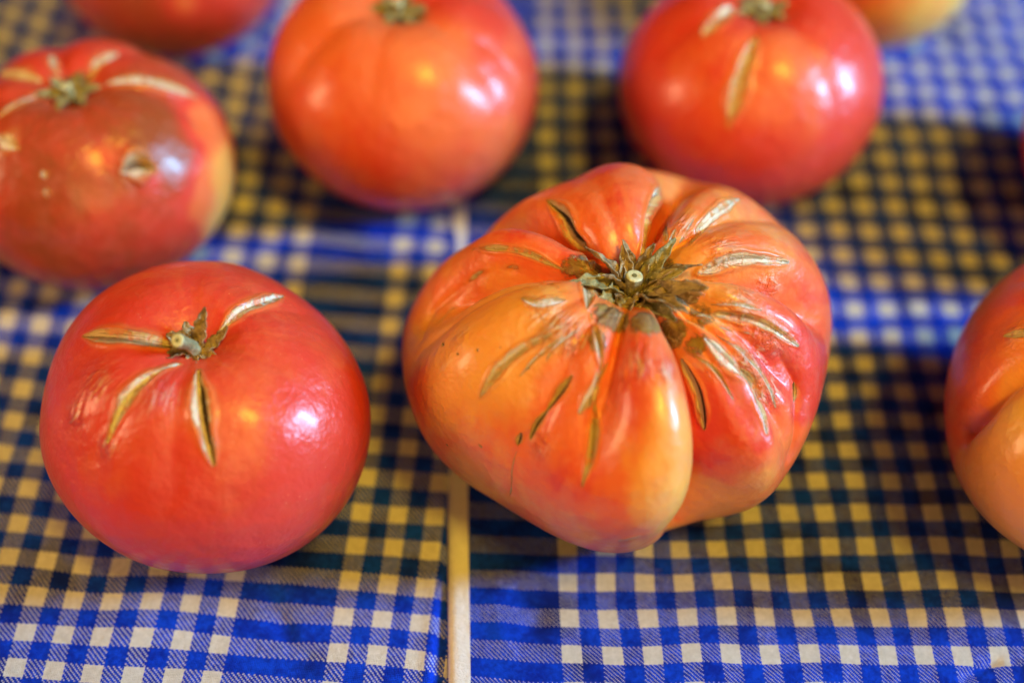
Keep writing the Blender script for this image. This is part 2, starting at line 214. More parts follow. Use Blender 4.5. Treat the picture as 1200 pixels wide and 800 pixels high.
 'T3': {'scars': [([(1.095, 0.206, 6.06), (1.872, 0.373, 6.062), (2.702, 0.57, 5.664), (3.409, 0.84, 4.989)], 0.13, 0.04, 0.04, 0.0, 0.8, 0.9), ([(0.519, 0.549, 5.93), (0.609, 1.211, 5.964), (0.953, 1.896, 5.815)], 0.15, 0.05, 0.04, 0.0, 1.0, 0.9), ([(-0.444, 0.715, 5.966), (-0.641, 0.976, 6.079), (-0.813, 1.472, 6.066)], 0.1, 0.05, 0.03, 0.2, 0.6, 0.8), ([(-0.904, 0.41, 5.976), (-1.757, 0.772, 5.927), (-2.465, 1.262, 5.565)], 0.15, 0.05, 0.04, 0.0, 0.8, 0.9), ([(-0.723, -0.03, 5.904), (-1.216, -0.683, 6.108), (-1.667, -1.259, 6.042)], 0.12, 0.05, 0.04, 0.1, 0.8, 0.9), ([(1.94, -2.648, 5.268), (2.288, -2.441, 5.258), (2.651, -2.32, 5.094)], 0.33, 0.36, 0.14, 0.8, 0.6, 0.4), ([(-1.561, -1.899, 5.897), (-0.938, -2.341, 5.868)], 0.2, 0.03, 0.03, 0.0, 1.0, 0.4), ([(-0.16, -2.939, 5.582), (-0.077, -3.107, 5.441)], 0.07, 0.03, 0.01, 0, 0.3, 0), ([(-0.082, -3.306, 5.245), (-0.051, -3.459, 5.069)], 0.08, 0.03, 0.01, 0, 0.3, 0)], 'tone': [(2.369, -1.554, 5.732, 0.8, -0.42), (1.747, -1.504, 6.009, 0.7, -0.34), (2.611, -2.006, 5.352, 0.6, -0.45), (3.028, -1.878, 5.069, 0.4, -0.35), (3.017, -2.516, 4.492, 0.5, -0.25), (4.205, -0.698, 3.282, 0.5, 0.7), (3.932, -1.431, 2.362, 0.5, 0.65), (3.629, -0.074, 4.712, 0.5, 0.25), (3.806, -1.839, 3.659, 0.5, 0.35), (0.897, -2.13, 5.943, 1.2, -0.28), (-0.457, -2.838, 5.635, 1.2, -0.28), (0.69, -3.479, 4.954, 1.0, -0.24), (-0.116, -3.906, 4.346, 1.0, -0.28), (1.582, -3.82, 3.644, 1.0, -0.18), (2.693, -3.183, 2.578, 0.7, -0.1), (1.359, -2.48, 5.61, 0.3, 0.3), (2.63, -2.564, 4.886, 0.25, 0.5), (2.024, -2.128, 5.62, 0.18, 0.35), (0.441, 1.258, 6.078, 0.6, -0.1), (-1.217, 0.819, 6.117, 0.5, -0.15), (2.723, 0.418, 5.633, 0.5, -0.2)], 'cork': [(0.044, 0.371, 5.754, 0.55, 0.8)], 'wrinkle': [(2.349, -2.506, 5.164, 0.5, 0.4)], 'folds': [([(0.97, -0.101, 5.999), (1.525, -0.839, 6.172), (2.15, -0.647, 6.006)], 0.3, 0.08)]},
 'T4': {'scars': [], 'tone': [(0.762, -3.464, 5.666, 0.9, 0.32), (-1.541, -1.958, 6.345, 1.0, 0.26), (0.195, -4.389, 3.881, 1.2, 0.12), (3.204, -2.892, 4.212, 1.0, 0.14), (-2.584, -3.145, 4.763, 1.0, 0.12)], 'cork': [(0.418, -0.332, 6.125, 0.7, 0.75)], 'wrinkle': [], 'folds': [([(-0.131, -1.886, 6.518), (-0.49, -2.857, 6.116), (-0.598, -3.594, 5.457), (-0.423, -4.251, 4.361)], 0.35, 0.015), ([(-1.552, -1.468, 6.442), (-2.474, -1.534, 5.911), (-3.024, -2.131, 5.18)], 0.3, 0.12), ([(1.98, -1.275, 6.279), (2.851, -1.346, 5.846), (3.459, -1.671, 5.126)], 0.35, 0.1)]},  # first tone spot is the lamp's orange glow, painted in
 'T5': {'scars': [([(-0.475, -1.72, 6.371), (-0.815, -2.47, 6.047), (-1.095, -3.197, 5.509), (-1.289, -3.765, 4.7)], 0.2, 0.06, 0.05, 0.0, 0.45, 0.5), ([(-1.005, -0.084, 6.286), (-1.499, -0.774, 6.373), (-1.974, -1.343, 6.205)], 0.22, 0.06, 0.05, 0.0, 1.0, 0.3)], 'tone': [(-0.175, -3.209, 5.69, 0.7, 0.2), (-0.963, -4.169, 3.581, 1.0, 0.04), (-1.877, -2.526, 5.752, 0.5, 0.12)], 'cork': [(-0.144, 0.393, 6.004, 0.6, 0.75)], 'wrinkle': [], 'folds': []},  # first tone spot: painted glow of the warm lamp
 'T6': {'scars': [], 'tone': [(1.206, -3.827, 3.634, 0.3, 0.5), (-0.816, -3.898, 3.432, 1.5, -0.25), (2.726, -3.064, 2.78, 1.0, -0.05)], 'cork': [], 'wrinkle': [], 'folds': []},
 'T7': {'scars': [], 'tone': [(0.373, -3.453, 2.642, 1.2, 0.8), (1.979, -2.883, 2.57, 1.2, 0.8), (-1.162, -3.182, 3.153, 0.9, 0.15)], 'cork': [], 'wrinkle': [], 'folds': []},
 'T8': {'scars': [([(-4.107, 0.599, 5.531), (-3.887, 0.467, 5.812), (-3.533, 0.2, 6.172)], 0.1, 0.04, 0.03, 0.0, 0.2, 1.0)], 'tone': [(-3.551, 2.99, 4.189, 0.8, 0.14), (-2.859, 3.48, 4.652, 0.8, 0.1), (-4.652, 0.74, 4.523, 0.6, 0.2), (-4.997, -0.315, 4.149, 0.5, 0.12), (-4.024, 0.381, 5.69, 0.4, 0.4), (-4.744, -2.303, 4.483, 0.7, 0.65), (-4.327, -1.888, 5.343, 0.6, 0.75), (-4.275, -3.389, 3.953, 0.8, 0.62), (-4.944, -2.318, 3.778, 0.5, 0.5), (-4.097, -0.95, 5.745, 0.4, 0.6)], 'cork': [], 'wrinkle': [(-3.911, 0.52, 5.774, 0.35, 0.3)], 'folds': [([(-5.132, -1.086, 3.724), (-4.888, -1.035, 4.622), (-4.517, -0.777, 5.265), (-3.971, -0.631, 5.869), (-3.126, -0.517, 6.473), (-2.244, -0.475, 6.815)], 0.32, 0.6)]},
 'T9': {'scars': [], 'tone': [], 'cork': [], 'wrinkle': [], 'folds': []},
}
# ------------------------------------------------------------------ materials
def skin_material(name, mottled=.5, speck=.5, gloss=.2, pale=0.0):
    m = bpy.data.materials.new(name); g = NT(m); b = g.b
    pos = g.attr('pos').outputs['Vector']; rad = g.attr('radial').outputs['Vector']
    tone = g.attr('tone').outputs['Fac']; cork = g.attr('cork').outputs['Fac']; wrk = g.attr('wrinkle').outputs['Fac']
    sc = g.sep(g.attr('scar').outputs['Vector']); mx = g.sep(g.attr('scar_mix').outputs['Vector'])
    # ripeness, with lamp glow painted in at some tone spots: soft clouds plus streaks that run from stem to base
    n1 = g.noise(pos, .55, 4, .55, .6); n2 = g.noise(g.scale(rad, (3.2, 3.2, .55)), 1.6, 4, .6, .3); n3 = g.noise(pos, 3.2, 3)
    v = g.math('ADD', tone, g.math('MULTIPLY', g.math('SUBTRACT', n1, .5), mottled * 1.2))
    v = g.math('ADD', v, g.math('MULTIPLY', g.math('SUBTRACT', n2, .5), mottled * .95))
    v = g.math('ADD', v, g.math('MULTIPLY', g.math('SUBTRACT', n3, .5), mottled * .28))
    ramp = g.new('ShaderNodeValToRGB'); g.put(ramp.inputs[0], g.math('MULTIPLY_ADD', v, .5, .5, clamp=True))
    cr = ramp.color_ramp; cr.interpolation = 'EASE'
    cr.elements[0].position = 0; cr.elements[0].color = (.10, .065, .012, 1)
    cr.elements[1].position = 1; cr.elements[1].color = (.88, .60, .13, 1)
    for p, c in ((.28, (.33, .07, .018)), (.5, (.72, .058, .032)), (.62, (.83, .165, .048)), (.78, (.88, .36, .075))):
        e = cr.elements.new(p); e.color = rgb(c)
    col = ramp.outputs[0]
    # tiny pale pores
    vo = g.new('ShaderNodeTexVoronoi'); g.put(vo.inputs['Vector'], pos); vo.inputs['Scale'].default_value = 5.5
    pore = g.rng(vo.outputs['Distance'], .05, .13, 1, 0)
    pore = g.math('MULTIPLY', pore, g.rng(g.noise(pos, 1.1, 2), .45, .65))
    col = g.mix(g.math('MULTIPLY', pore, speck * .8), col, (.9, .34, .16, 1))
    # faint bloom of dust
    dust = g.math('MULTIPLY', g.rng(g.noise(pos, 1.6, 6, .7), .45, .72), .06 + pale)
    col = g.mix(dust, col, (.72, .34, .26, 1))
    # corky, dried skin
    cn = g.noise(g.scale(rad, (9, 9, 2.2)), 1.7, 5, .65, .5); cn2 = g.noise(pos, 5.0, 5, .65)
    ckm = g.rng(g.math('ADD', cork, g.math('MULTIPLY', g.math('SUBTRACT', g.math('MULTIPLY', g.math('ADD', cn, cn2), .5), .5), 1.5)), .38, .62)
    ck = g.mix(g.rng(cn, .35, .68), (.16, .075, .02, 1), (.40, .24, .10, 1))
    ck = g.mix(g.rng(cn2, .52, .72), ck, (.56, .42, .28, 1))
    ck = g.mix(g.rng(g.noise(pos, 1.3, 3), .52, .68), ck, (.34, .20, .03, 1))
    col = g.mix(ckm, col, ck)
    # glints of the wrinkled patches, painted as pale fibres
    fib = g.noise(g.scale(rad, (12, 12, 1.6)), 2.2, 5, .6, .8)
    wf = g.math('MULTIPLY', wrk, g.rng(fib, .5, .6))
    col = g.mix(g.math('MULTIPLY', wf, .95), col, (.93, .78, .62, 1))
    # healed cracks
    side, a = sc[1], sc[0]
    sv = g.comb(g.math('MULTIPLY', side, 2.2), g.math('MULTIPLY', sc[2], .55), g.math('MULTIPLY', sc[2], .1))
    sn = g.noise(sv, 2.4, 5, .65, .4); sn2 = g.noise(pos, 7.0, 4, .6)
    jit = g.math('MULTIPLY', g.math('SUBTRACT', sn2, .5), .32)
    jit2 = g.math('MULTIPLY', g.math('SUBTRACT', g.noise(pos, 2.2, 3), .5), 1.1)
    aj = g.math('ADD', g.math('ADD', g.math('ADD', a, jit), jit2), g.math('MULTIPLY', g.math('SUBTRACT', sn, .5), 1.0))
    sm = g.math('MULTIPLY', g.rng(aj, .74, 1.12, 1, 0), g.math('MAXIMUM', mx[0], g.rng(g.noise(pos, 2.8, 4, .6), .34, .5, .35, 1)))
    s_c = g.mix(mx[2], (.66, .34, .09, 1), (.70, .47, .21, 1))
    s_c = g.mix(g.rng(sn, .36, .56), g.mix(g.math('MULTIPLY_ADD', mx[2], -.3, .72), s_c, (.16, .07, .02, 1)), g.mix(.35, s_c, (.84, .68, .44, 1)))
    wl = g.math('MULTIPLY', mx[1], g.math('MAXIMUM', g.rng(g.math('ADD', side, jit), .0, .3), g.math('MULTIPLY', g.rng(g.noise(pos, 3.3, 4, .6), .48, .6), .75)))
    s_c = g.mix(g.math('MULTIPLY', wl, g.rng(sn, .25, .5)), s_c, (.95, .86, .74, 1))  # white cork lip, partly the crack's shine painted into the colour
    rimm = g.math('MULTIPLY', g.rng(a, .55, .85), .5)
    s_c = g.mix(rimm, s_c, (.74, .47, .17, 1))
    dk = g.math('MULTIPLY', mx[0], g.rng(g.math('ABSOLUTE', g.math('ADD', side, g.math('MULTIPLY_ADD', jit, .8, .18))), .18, .42, 1, 0))
    s_c = g.mix(dk, s_c, (.035, .014, .008, 1))
    col = g.mix(sm, col, s_c)
    # a reddened halo outside each crack
    halo = g.math('MULTIPLY', g.rng(aj, .95, 2.4, 1, 0), g.math('SUBTRACT', 1.0, sm))
    col = g.mix(g.math('MULTIPLY', halo, .5), col, (.70, .24, .05, 1))
    g.put(b.inputs['Base Color'], col)
    dry = g.math('MAXIMUM', sm, ckm)
    rough = g.math('ADD', g.math('MULTIPLY', g.noise(pos, 2.5, 4), .16), gloss)
    g.put(b.inputs['Roughness'], g.math('ADD', rough, g.math('MULTIPLY', dry, .24)))
    b.inputs['Subsurface Weight'].default_value = .22
    b.inputs['Subsurface Radius'].default_value = (1.0, .28, .12)
    b.inputs['Subsurface Scale'].default_value = .0035
    b.inputs['Specular IOR Level'].default_value = .4
    b.inputs['Coat Roughness'].default_value = .16
    g.put(b.inputs['Coat Weight'], g.math('MULTIPLY', g.math('SUBTRACT', 1.0, dry), .26))
    fine = g.noise(pos, 9.0, 5, .6)
    h = g.math('MULTIPLY', fine, .16)
    h = g.math('ADD', h, g.math('MULTIPLY', g.noise(pos, 1.3, 3), 1.6))
    h = g.math('ADD', h, g.math('MULTIPLY', g.math('MULTIPLY', fib, wrk), 2.4))
    wn = g.noise(pos, 3.4, 4, .6, 1.6)
    h = g.math('ADD', h, g.math('MULTIPLY', g.math('MULTIPLY', wn, wrk), 2.2))
    h = g.math('ADD', h, g.math('MULTIPLY', g.math('MULTIPLY', g.math('ADD', cn, cn2), ckm), .8))
    rdg = g.math('ABSOLUTE', g.math('SUBTRACT', g.noise(g.scale(rad, (6, 6, 2.6)), 1.3, 4, .55, .9), .5))
    h = g.math('ADD', h, g.math('MULTIPLY', g.math('MULTIPLY', rdg, wrk), 12.0))
    h = g.math('ADD', h, g.math('MULTIPLY', g.math('MULTIPLY', g.math('ADD', sn, sn2), sm), .9))
    g.put(b.inputs['Normal'], g.bump(h, .0006))
    return m

def cloth_material(name, shift=0.0, twill=True, hem=False):
    m = bpy.data.materials.new(name); g = NT(m); b = g.b
    uv = g.sep(g.attr('weave').outputs['Vector']); pos = g.attr('pos').outputs['Vector']
    u, v, band = uv[0], uv[1], uv[2]
    fuzz = g.math('MULTIPLY', g.math('SUBTRACT', g.noise(pos, 14.0, 3, .7), .5), .045)
    N = 22.0 if not twill else 34.0
    ui = g.math('MULTIPLY', g.math('ADD', u, fuzz), N); vi = g.math('MULTIPLY', g.math('ADD', v, fuzz), N)
    iu = g.math('FLOOR', ui); iv = g.math('FLOOR', vi)
    def stripe(idx):                                                   # white inside +-.25 of each whole number
        f = g.math('FRACT', g.math('ADD', g.math('DIVIDE', idx, N), .25 + .5 / N)); return g.math('LESS_THAN', f, .5)
    lo, hi = (-40.0, -.27) if twill else (.27, 2.73)                    # the plain blue band
    inband = g.math('MULTIPLY', g.math('GREATER_THAN', u, lo), g.math('LESS_THAN', u, hi))
    wu = g.math('MULTIPLY', stripe(iu), g.math('SUBTRACT', 1.0, inband)); wv = stripe(iv)
    cyc = 4.0 if twill else 3.0
    k = g.math('FLOORED_MODULO', g.math('ADD', iu, iv), cyc)
    va = g.math('LESS_THAN', k, .5); vb = g.math('COMPARE', k, 2.0 if twill else 1.0, .25)   # where warp, then weft, comes to the top
    solid = g.math('MULTIPLY', wu, wv)
    white = g.math('MAXIMUM', solid, g.math('MULTIPLY', g.math('MAXIMUM', g.math('MULTIPLY', wu, va), g.math('MULTIPLY', wv, vb)), .66))
    n = g.noise(pos, 1.1, 5, .65); n2 = g.noise(pos, 6.0, 5, .7)
    blue = g.mix(g.rng(g.math('MULTIPLY', g.math('ADD', n, n2), .5), .36, .64), (.005, .026, .46, 1), (.006, .075, .92, 1))
    wht = g.mix(g.rng(n2, .3, .75), (.68, .66, .62, 1), (.84, .82, .79, 1))
    blue = g.mix(g.rng(g.noise(pos, .42, 4, .6), .50, .68), blue, (.005, .018, .24, 1))
    if hem: col = g.mix(.5, wht, (.86, .88, .95, 1))
    else:
        col = g.mix(white, blue, wht)
    # a few small stains
    st = g.rng(g.noise(pos, .8, 5, .7), .66, .74)
    col = g.mix(g.math('MULTIPLY', st, .35), col, (.45, .28, .12, 1))
    g.put(b.inputs['Base Color'], col)
    b.inputs['Roughness'].default_value = .9
    b.inputs['Specular IOR Level'].default_value = .08
    b.inputs['Sheen Weight'].default_value = .0
    # thread relief
    fu = g.math('ABSOLUTE', g.math('SUBTRACT', g.math('FRACT', ui), .5)); fv = g.math('ABSOLUTE', g.math('SUBTRACT', g.math('FRACT', vi), .5))
    th = g.math('SUBTRACT', 1.0, g.math('MAXIMUM', fu, fv))
    h = g.math('ADD', g.math('MULTIPLY', th, .8), g.math('MULTIPLY', n2, 1.3))
    g.put(b.inputs['Normal'], g.bump(h, .0006))
    return m

def dry_material(name, c1, c2, c3, rough=.75):
    m = bpy.data.materials.new(name); g = NT(m); b = g.b
    tc = g.new('ShaderNodeTexCoord').outputs['Object']; p = g.scale(tc, 100.0)
    n = g.noise(p, 3.0, 5, .65, .5); n2 = g.noise(p, 9.0, 5, .7)
    col = g.mix(g.rng(n, .36, .62), rgb(c1), rgb(c2)); col = g.mix(g.rng(n2, .55, .72), col, rgb(c3))
    g.put(b.inputs['Base Color'], col); b.inputs['Roughness'].default_value = rough
    g.put(b.inputs['Normal'], g.bump(g.math('ADD', n, n2), .0005))
    return m

M_RED = skin_material('ripe_tomato_skin', .22, 1.0, .27)
M_HEIR = skin_material('mottled_tomato_skin', .5, .35, .30, .14)
M_BLUSH = skin_material('blushed_tomato_skin', .34, .5, .25, .03)
M_SEPAL = dry_material('dried_sepal', (.16, .10, .04), (.45, .32, .16), (.74, .64, .46))
M_SEPAL_GREEN = dry_material('green_sepal', (.17, .15, .05), (.42, .35, .14), (.68, .60, .38))
M_STEM = dry_material('stem_bark', (.22, .17, .07), (.40, .34, .17), (.62, .56, .38))
M_CUT = dry_material('stem_cut_face', (.62, .62, .30), (.78, .78, .50), (.86, .84, .66), .6)
M_PITH = dry_material('stem_pith', (.10, .10, .03), (.22, .22, .08), (.3, .28, .12))
# ------------------------------------------------------------------ the two cloths
POLY_R = [[-1.2848, 9.6923, 0.187, -0.2987, -0.1518, -0.0823, 0.2197, -0.1989, 0.081, -0.0276], [9.9306, 0.3026, 9.4291, -0.7313, -0.1774, -0.5009, 0.3783, 0.0715, 0.0579, -0.1661]]
POLY_L = [[6.5585, 9.5204, -0.6855, 0.1761, -0.4656, 0.0852, 0.0314, 0.068, 0.0149, -0.0466], [9.8649, 1.0485, 8.8914, 0.5833, -0.0132, -0.0174, 0.3339, -0.3586, 0.4966, 0.2286]]
def poly(c, X, Y):
    """weave coordinate of a cloth point: smooth inside the picture, straight beyond it"""
    xc = np.clip(X, -15, 15); yc = np.clip(Y, -12, 12.5)
    def f(x, y):
        x = x / 10; y = y / 10
        return (c[0] + c[1] * x + c[2] * y + c[3] * x * x + c[4] * x * y + c[5] * y * y + c[6] * x ** 3 + c[7] * x * x * y + c[8] * x * y * y + c[9] * y ** 3)
    e = .01; v = f(xc, yc); gx = (f(xc + e, yc) - v) / e; gy = (f(xc, yc + e) - v) / e
    return v + gx * (X - xc) + gy * (Y - yc)

def hem_x(Y):
    Y = np.clip(Y, -13, 14); return -1.50 + .036 * (-6.0 - Y) * np.where(Y > -6, .82, -1.0) * np.where(Y > -6, 1, -1) + np.where(Y < -6, .0, 0)

def crease(X, Y, x0, y0, x1, y1, w, amp):
    d = np.array([x1 - x0, y1 - y0]); L = np.hypot(*d); d = d / L
    s = ((X - x0) * d[0] + (Y - y0) * d[1]) / L; t = -(X - x0) * d[1] + (Y - y0) * d[0]
    return amp * np.exp(-(t / w) ** 2) * smooth(s, -.15, .25) * (1 - smooth(s, .75, 1.15))

def cloth_height(X, Y, seed):
    P = np.stack([X, Y, X * 0], -1)
    z = .13 * lump(P, seed, 8, .5) + .10 * lump(P, seed + 1, 9, 1.3) + .02 * lump(P, seed + 2, 9, 3.)
    for c in CREASES: z = z + crease(X, Y, *c)
    for k in SPECS.values():                                            # pressed flat under every tomato
        m = np.exp(-(((X - k['X']) ** 2 + (Y - k['Y']) ** 2) / 4.0)); z = z * (1 - m)
    return z

CREASES = [(11.14, -10.95, 12.35, -10.41, 0.12, -0.16), (10.22, -9.14, 11.81, -9.45, 0.15, 0.06), (-6.54, -8.36, -5.56, -10.04, 0.25, -0.12), (0.0, -8.36, 0.88, -9.57, 0.35, -0.14), (-0.56, -8.61, 0.0, -10.5, 0.3, 0.08), (-6.41, 3.56, -3.56, 2.45, 0.3, 0.08), (-6.46, 1.37, -3.79, 1.73, 0.3, -0.08)]
def axis(lo, hi, a, b, fine, coarse):
    return np.r_[np.arange(lo, a, coarse), np.arange(a, b, fine), np.arange(b, hi + coarse, coarse)]

Ys = axis(-34, 42, -13, 15, .1, .8)
# left cloth: its folded edge stops just short of the white hem
s = axis(-44, 0, -15, 0, .07, .8); s = s[s <= 0]; X = s[:, None] + hem_x(Ys)[None] + .25; Y = np.broadcast_to(Ys[None], X.shape)
edge = -2.02 + .045 * (-11 - Y) * -1.0 * (Y < 4) + np.where(Y >= 4, .045 * 15, 0)
edge = np.minimum(edge, hem_x(Y) + .1)
drop = smooth(X, edge - .10, edge + .16)
Z = cloth_height(X, Y, 41) * (1 - drop) + .17 * (1 - drop) + .05 * np.exp(-((X - edge + .15) / .16) ** 2) - .02 * drop
Q = np.stack([X, Y, X * 0], -1)
lu, lv = poly(POLY_L[0], X, Y) + .1 * lump(Q, 63, 8, 1.2), poly(POLY_L[1], X, Y) + .16 * lump(Q, 64, 8, 1.2)
band = ((lu > .25) & (lu < 2.75)).astype(float)
M_CL = cloth_material('gingham_cotton_left', twill=False)
left = link(bpy.data.objects.new('gingham_cloth', grid_mesh('gingham_cloth', np.stack([X, Y, Z], -1), False, {'weave': np.stack([lu, lv, 0 * lu], -1), 'pos': np.stack([X, Y, Z], -1)})))
left.data.materials.append(M_CL)
left['label'] = 'blue and white gingham cloth with a folded right edge, under the front left tomato'; left['category'] = 'tablecloth'; left['group'] = 'gingham cloths on the table'
# right cloth, lying over it, begins with a plain white hem
s = axis(0, 46, 0, 18, .07, .8); s = s[s >= 0]; X = s[:, None] + hem_x(Ys)[None] - .27; Y = np.broadcast_to(Ys[None], X.shape)
roll = np.exp(-(s / .07))[:, None]
Z = cloth_height(X, Y, 51) * smooth(s, 0, 1.2)[:, None] + .20 - .10 * roll + .02 * np.exp(-((s - .22) / .14) ** 2)[:, None]
Q = np.stack([X, Y, X * 0], -1)
ru, rv = poly(POLY_R[0], X, Y) + .1 * lump(Q, 61, 8, 1.2), poly(POLY_R[1], X, Y) + .13 * lump(Q, 62, 8, 1.2)
M_CR = cloth_material('gingham_cotton_right', twill=True)
P = np.stack([X, Y, Z], -1); k = int(np.searchsorted(s, .56))
right = link(bpy.data.objects.new('gingham_cloth', grid_mesh('gingham_cloth', P[k:], False, {'weave': np.stack([ru, rv, ru * 0], -1)[k:], 'pos': P[k:]})))
right.data.materials.append(M_CR)
right['label'] = 'blue and white gingham cloth with a white hem, under the large ribbed tomato'; right['category'] = 'tablecloth'; right['group'] = 'gingham cloths on the table'
H = P[:k + 1]
H = np.concatenate([H[:1] + [0, 0, -.12], H], 0); H[..., 2] += .004
child('hem', grid_mesh('hem', H, False, {'weave': np.zeros_like(H), 'pos': H}), cloth_material('white_hem_cotton', twill=True, hem=True), right, 'plain white hem strip')
# ------------------------------------------------------------------ tomatoes
def resample(pts, n=36):
    P = np.asarray(pts, float)
    if len(P) == 2: P = np.stack([P[0], P.mean(0), P[1]])
    Q = np.vstack([2 * P[0] - P[1], P, 2 * P[-1] - P[-2]])
    u = np.linspace(0, len(P) - 1 - 1e-6, n); i = u.astype(int); f = (u - i)[:, None]
    p0, p1, p2, p3 = Q[i], Q[i + 1], Q[i + 2], Q[i + 3]
    return .5 * ((2 * p1) + (p2 - p0) * f + (2 * p0 - 5 * p1 + 4 * p2 - p3) * f * f + (3 * p1 - p0 - 3 * p2 + p3) * f ** 3)

def rbf(P, ctrl, base, wbase=.02):
    num = np.full(P.shape[:-1], base * wbase); den = np.full(P.shape[:-1], wbase)
    for (x, y, z, rad, val) in ctrl:
        w = np.exp(-((P - [x, y, z]) ** 2).sum(-1) / (2 * rad * rad)); num += w * val; den += w
    return num / den

def normals(P):
    du = np.roll(P, -1, 0) - np.roll(P, 1, 0); dv = np.gradient(P, axis=1)
    n = np.cross(dv, du); n /= np.linalg.norm(n, axis=-1, keepdims=True) + 1e-9
    n[:, 0] = (0, 0, 1); n[:, -1] = (0, 0, -1); return n

def tomato_mesh(key, nu, nv):
    sp = SPECS[key]; phi, t = grid(sp, nu, nv); P = body(sp, phi, t); N = normals(P)
    f = FEATURES.get(key, {})
    tone = rbf(P, f.get('tone', ()), sp.get('base', 0.))
    cork = np.zeros(P.shape[:2]); wr = np.zeros(P.shape[:2])
    for (x, y, z, rad, val) in f.get('cork', ()):
        cork = np.maximum(cork, val * np.exp(-(((P - [x, y, z]) ** 2).sum(-1) / (rad * rad)) ** 1.5))
    for (x, y, z, rad, val) in f.get('wrinkle', ()):
        wr = np.maximum(wr, val * np.exp(-((P - [x, y, z]) ** 2).sum(-1) / (rad * rad)))
    A = np.full(P.shape[:2], 3.); S = np.full(P.shape[:2], 3.); T = np.zeros(P.shape[:2]); MX = np.zeros(P.shape); disp = np.zeros(P.shape[:2])
    for k, (pts, hw, depth, lip, dark, white, olive) in enumerate(f.get('scars', ())):
        hw *= (.95 if key == 'T2' else 1.2)
        if key == 'T2' and dark < .6: depth *= .55
        L = resample(pts); c = L.mean(0); rad = np.linalg.norm(L - c, axis=1).max() + hw * 3.4
        sel = ((P - c) ** 2).sum(-1) < rad * rad; Q = P[sel]; NN = N[sel]
        if not len(Q): continue
        best = np.full(len(Q), 1e9); bs = np.zeros(len(Q)); bsgn = np.zeros(len(Q)); seg = np.linalg.norm(np.diff(L, axis=0), axis=1); cum = np.r_[0, seg.cumsum()]
        for i in range(len(L) - 1):
            d = L[i + 1] - L[i]; h = np.clip(((Q - L[i]) @ d) / (d @ d + 1e-12), 0, 1); e = Q - L[i] - h[:, None] * d
            dist = np.sqrt((e ** 2).sum(1)); m = dist < best
            sgn = np.einsum('ij,ij->i', np.cross(e, d), NN)
            best[m] = dist[m]; bs[m] = cum[i] + h[m] * seg[i]; bsgn[m] = np.sign(sgn[m])
        s = bs / cum[-1]
        w = hw * (np.sin(np.pi * np.clip(s * .93 + .035, 0, 1)) ** .65) * (1 + .12 * np.sin(bs * 4 + k * 2.) + .05 * np.sin(bs * 9 + k))
        q = np.clip(best / np.maximum(w, 1e-3), 0, 3)
        dd = -depth * np.clip(1 - (q / 1.0) ** 2, 0, 1) ** 1.4 + lip * np.exp(-((q - 1.25) / .4) ** 2)
        a = A[sel]; m = q < a
        idx = np.argwhere(sel)[m]
        A[idx[:, 0], idx[:, 1]] = q[m]; S[idx[:, 0], idx[:, 1]] = (q * bsgn)[m]; T[idx[:, 0], idx[:, 1]] = bs[m] + k * 7
        MX[idx[:, 0], idx[:, 1]] = (dark, white, olive)
        disp[sel] += dd * (np.sin(np.pi * np.clip(s * .9 + .05, 0, 1)) ** .4)
    for (pts, w, dp) in f.get('folds', ()):                         # folds between lobes
        L = resample(pts, 26); c = L.mean(0); rad = np.linalg.norm(L - c, axis=1).max() + w * 6
        sel = ((P - c) ** 2).sum(-1) < rad * rad; Q = P[sel]; bq = np.full(len(Q), 1e9); iq = np.zeros(len(Q))
        for i in range(25):
            d = L[i + 1] - L[i]; h = np.clip(((Q - L[i]) @ d) / (d @ d + 1e-12), 0, 1); e = np.sqrt(((Q - L[i] - h[:, None] * d) ** 2).sum(1))
            m = e < bq; bq[m] = e[m]; iq[m] = i + h[m]
        best = np.full(P.shape[:2], 1e3); bi = np.zeros(P.shape[:2]); best[sel] = bq; bi[sel] = iq
        disp -= dp * np.exp(-(np.sqrt((best / w) ** 2 + .03) - .17)) * (np.sin(np.pi * (bi / 25 * .8 + .1)) ** .7 if dp < .3 else 1)
    # puckers on the dried patches
    pk = lump(P, 77, 14, 5.0) + .7 * lump(P * [1.6, 1.6, 1.], 78, 14, 9.0)
    disp += wr * pk * .09
    disp += cork * (lump(P, 79, 14, 6.) * .07)
    disp += .006 * lump(P, 80, 10, 3.5) 
    P2 = P + N * disp[..., None]
    tl = t * 2.0
    me = grid_mesh('skin', P2, True, {'pos': P, 'radial': np.stack([np.cos(phi), np.sin(phi), tl], -1), 'tone': tone, 'cork': cork,
                                     'wrinkle': wr, 'scar': np.stack([A, S, T], -1), 'scar_mix': MX})
    return me

def tube(path, radii, sides=14, flute=0., seed=0):
    path = np.asarray(path, float); n = len(path); rings = []
    up = np.array([.3, .2, 1.]); rg = np.random.default_rng(seed)
    for i in range(n):
        d = path[min(i + 1, n - 1)] - path[max(i - 1, 0)]; d /= np.linalg.norm(d)
        x = np.cross(d, [0, 1., .1]); x /= np.linalg.norm(x); y = np.cross(d, x)
        a = np.arange(sides) / sides * 2 * np.pi
        r = radii[i] * (1 + flute * np.sin(a * 5 + i * .15) + .05 * rg.normal(size=sides))
        rings.append(path[i] + (np.cos(a) * r)[:, None] * x + (np.sin(a) * r)[:, None] * y)
    return np.stack(rings, 1)                                      # (sides, n, 3)

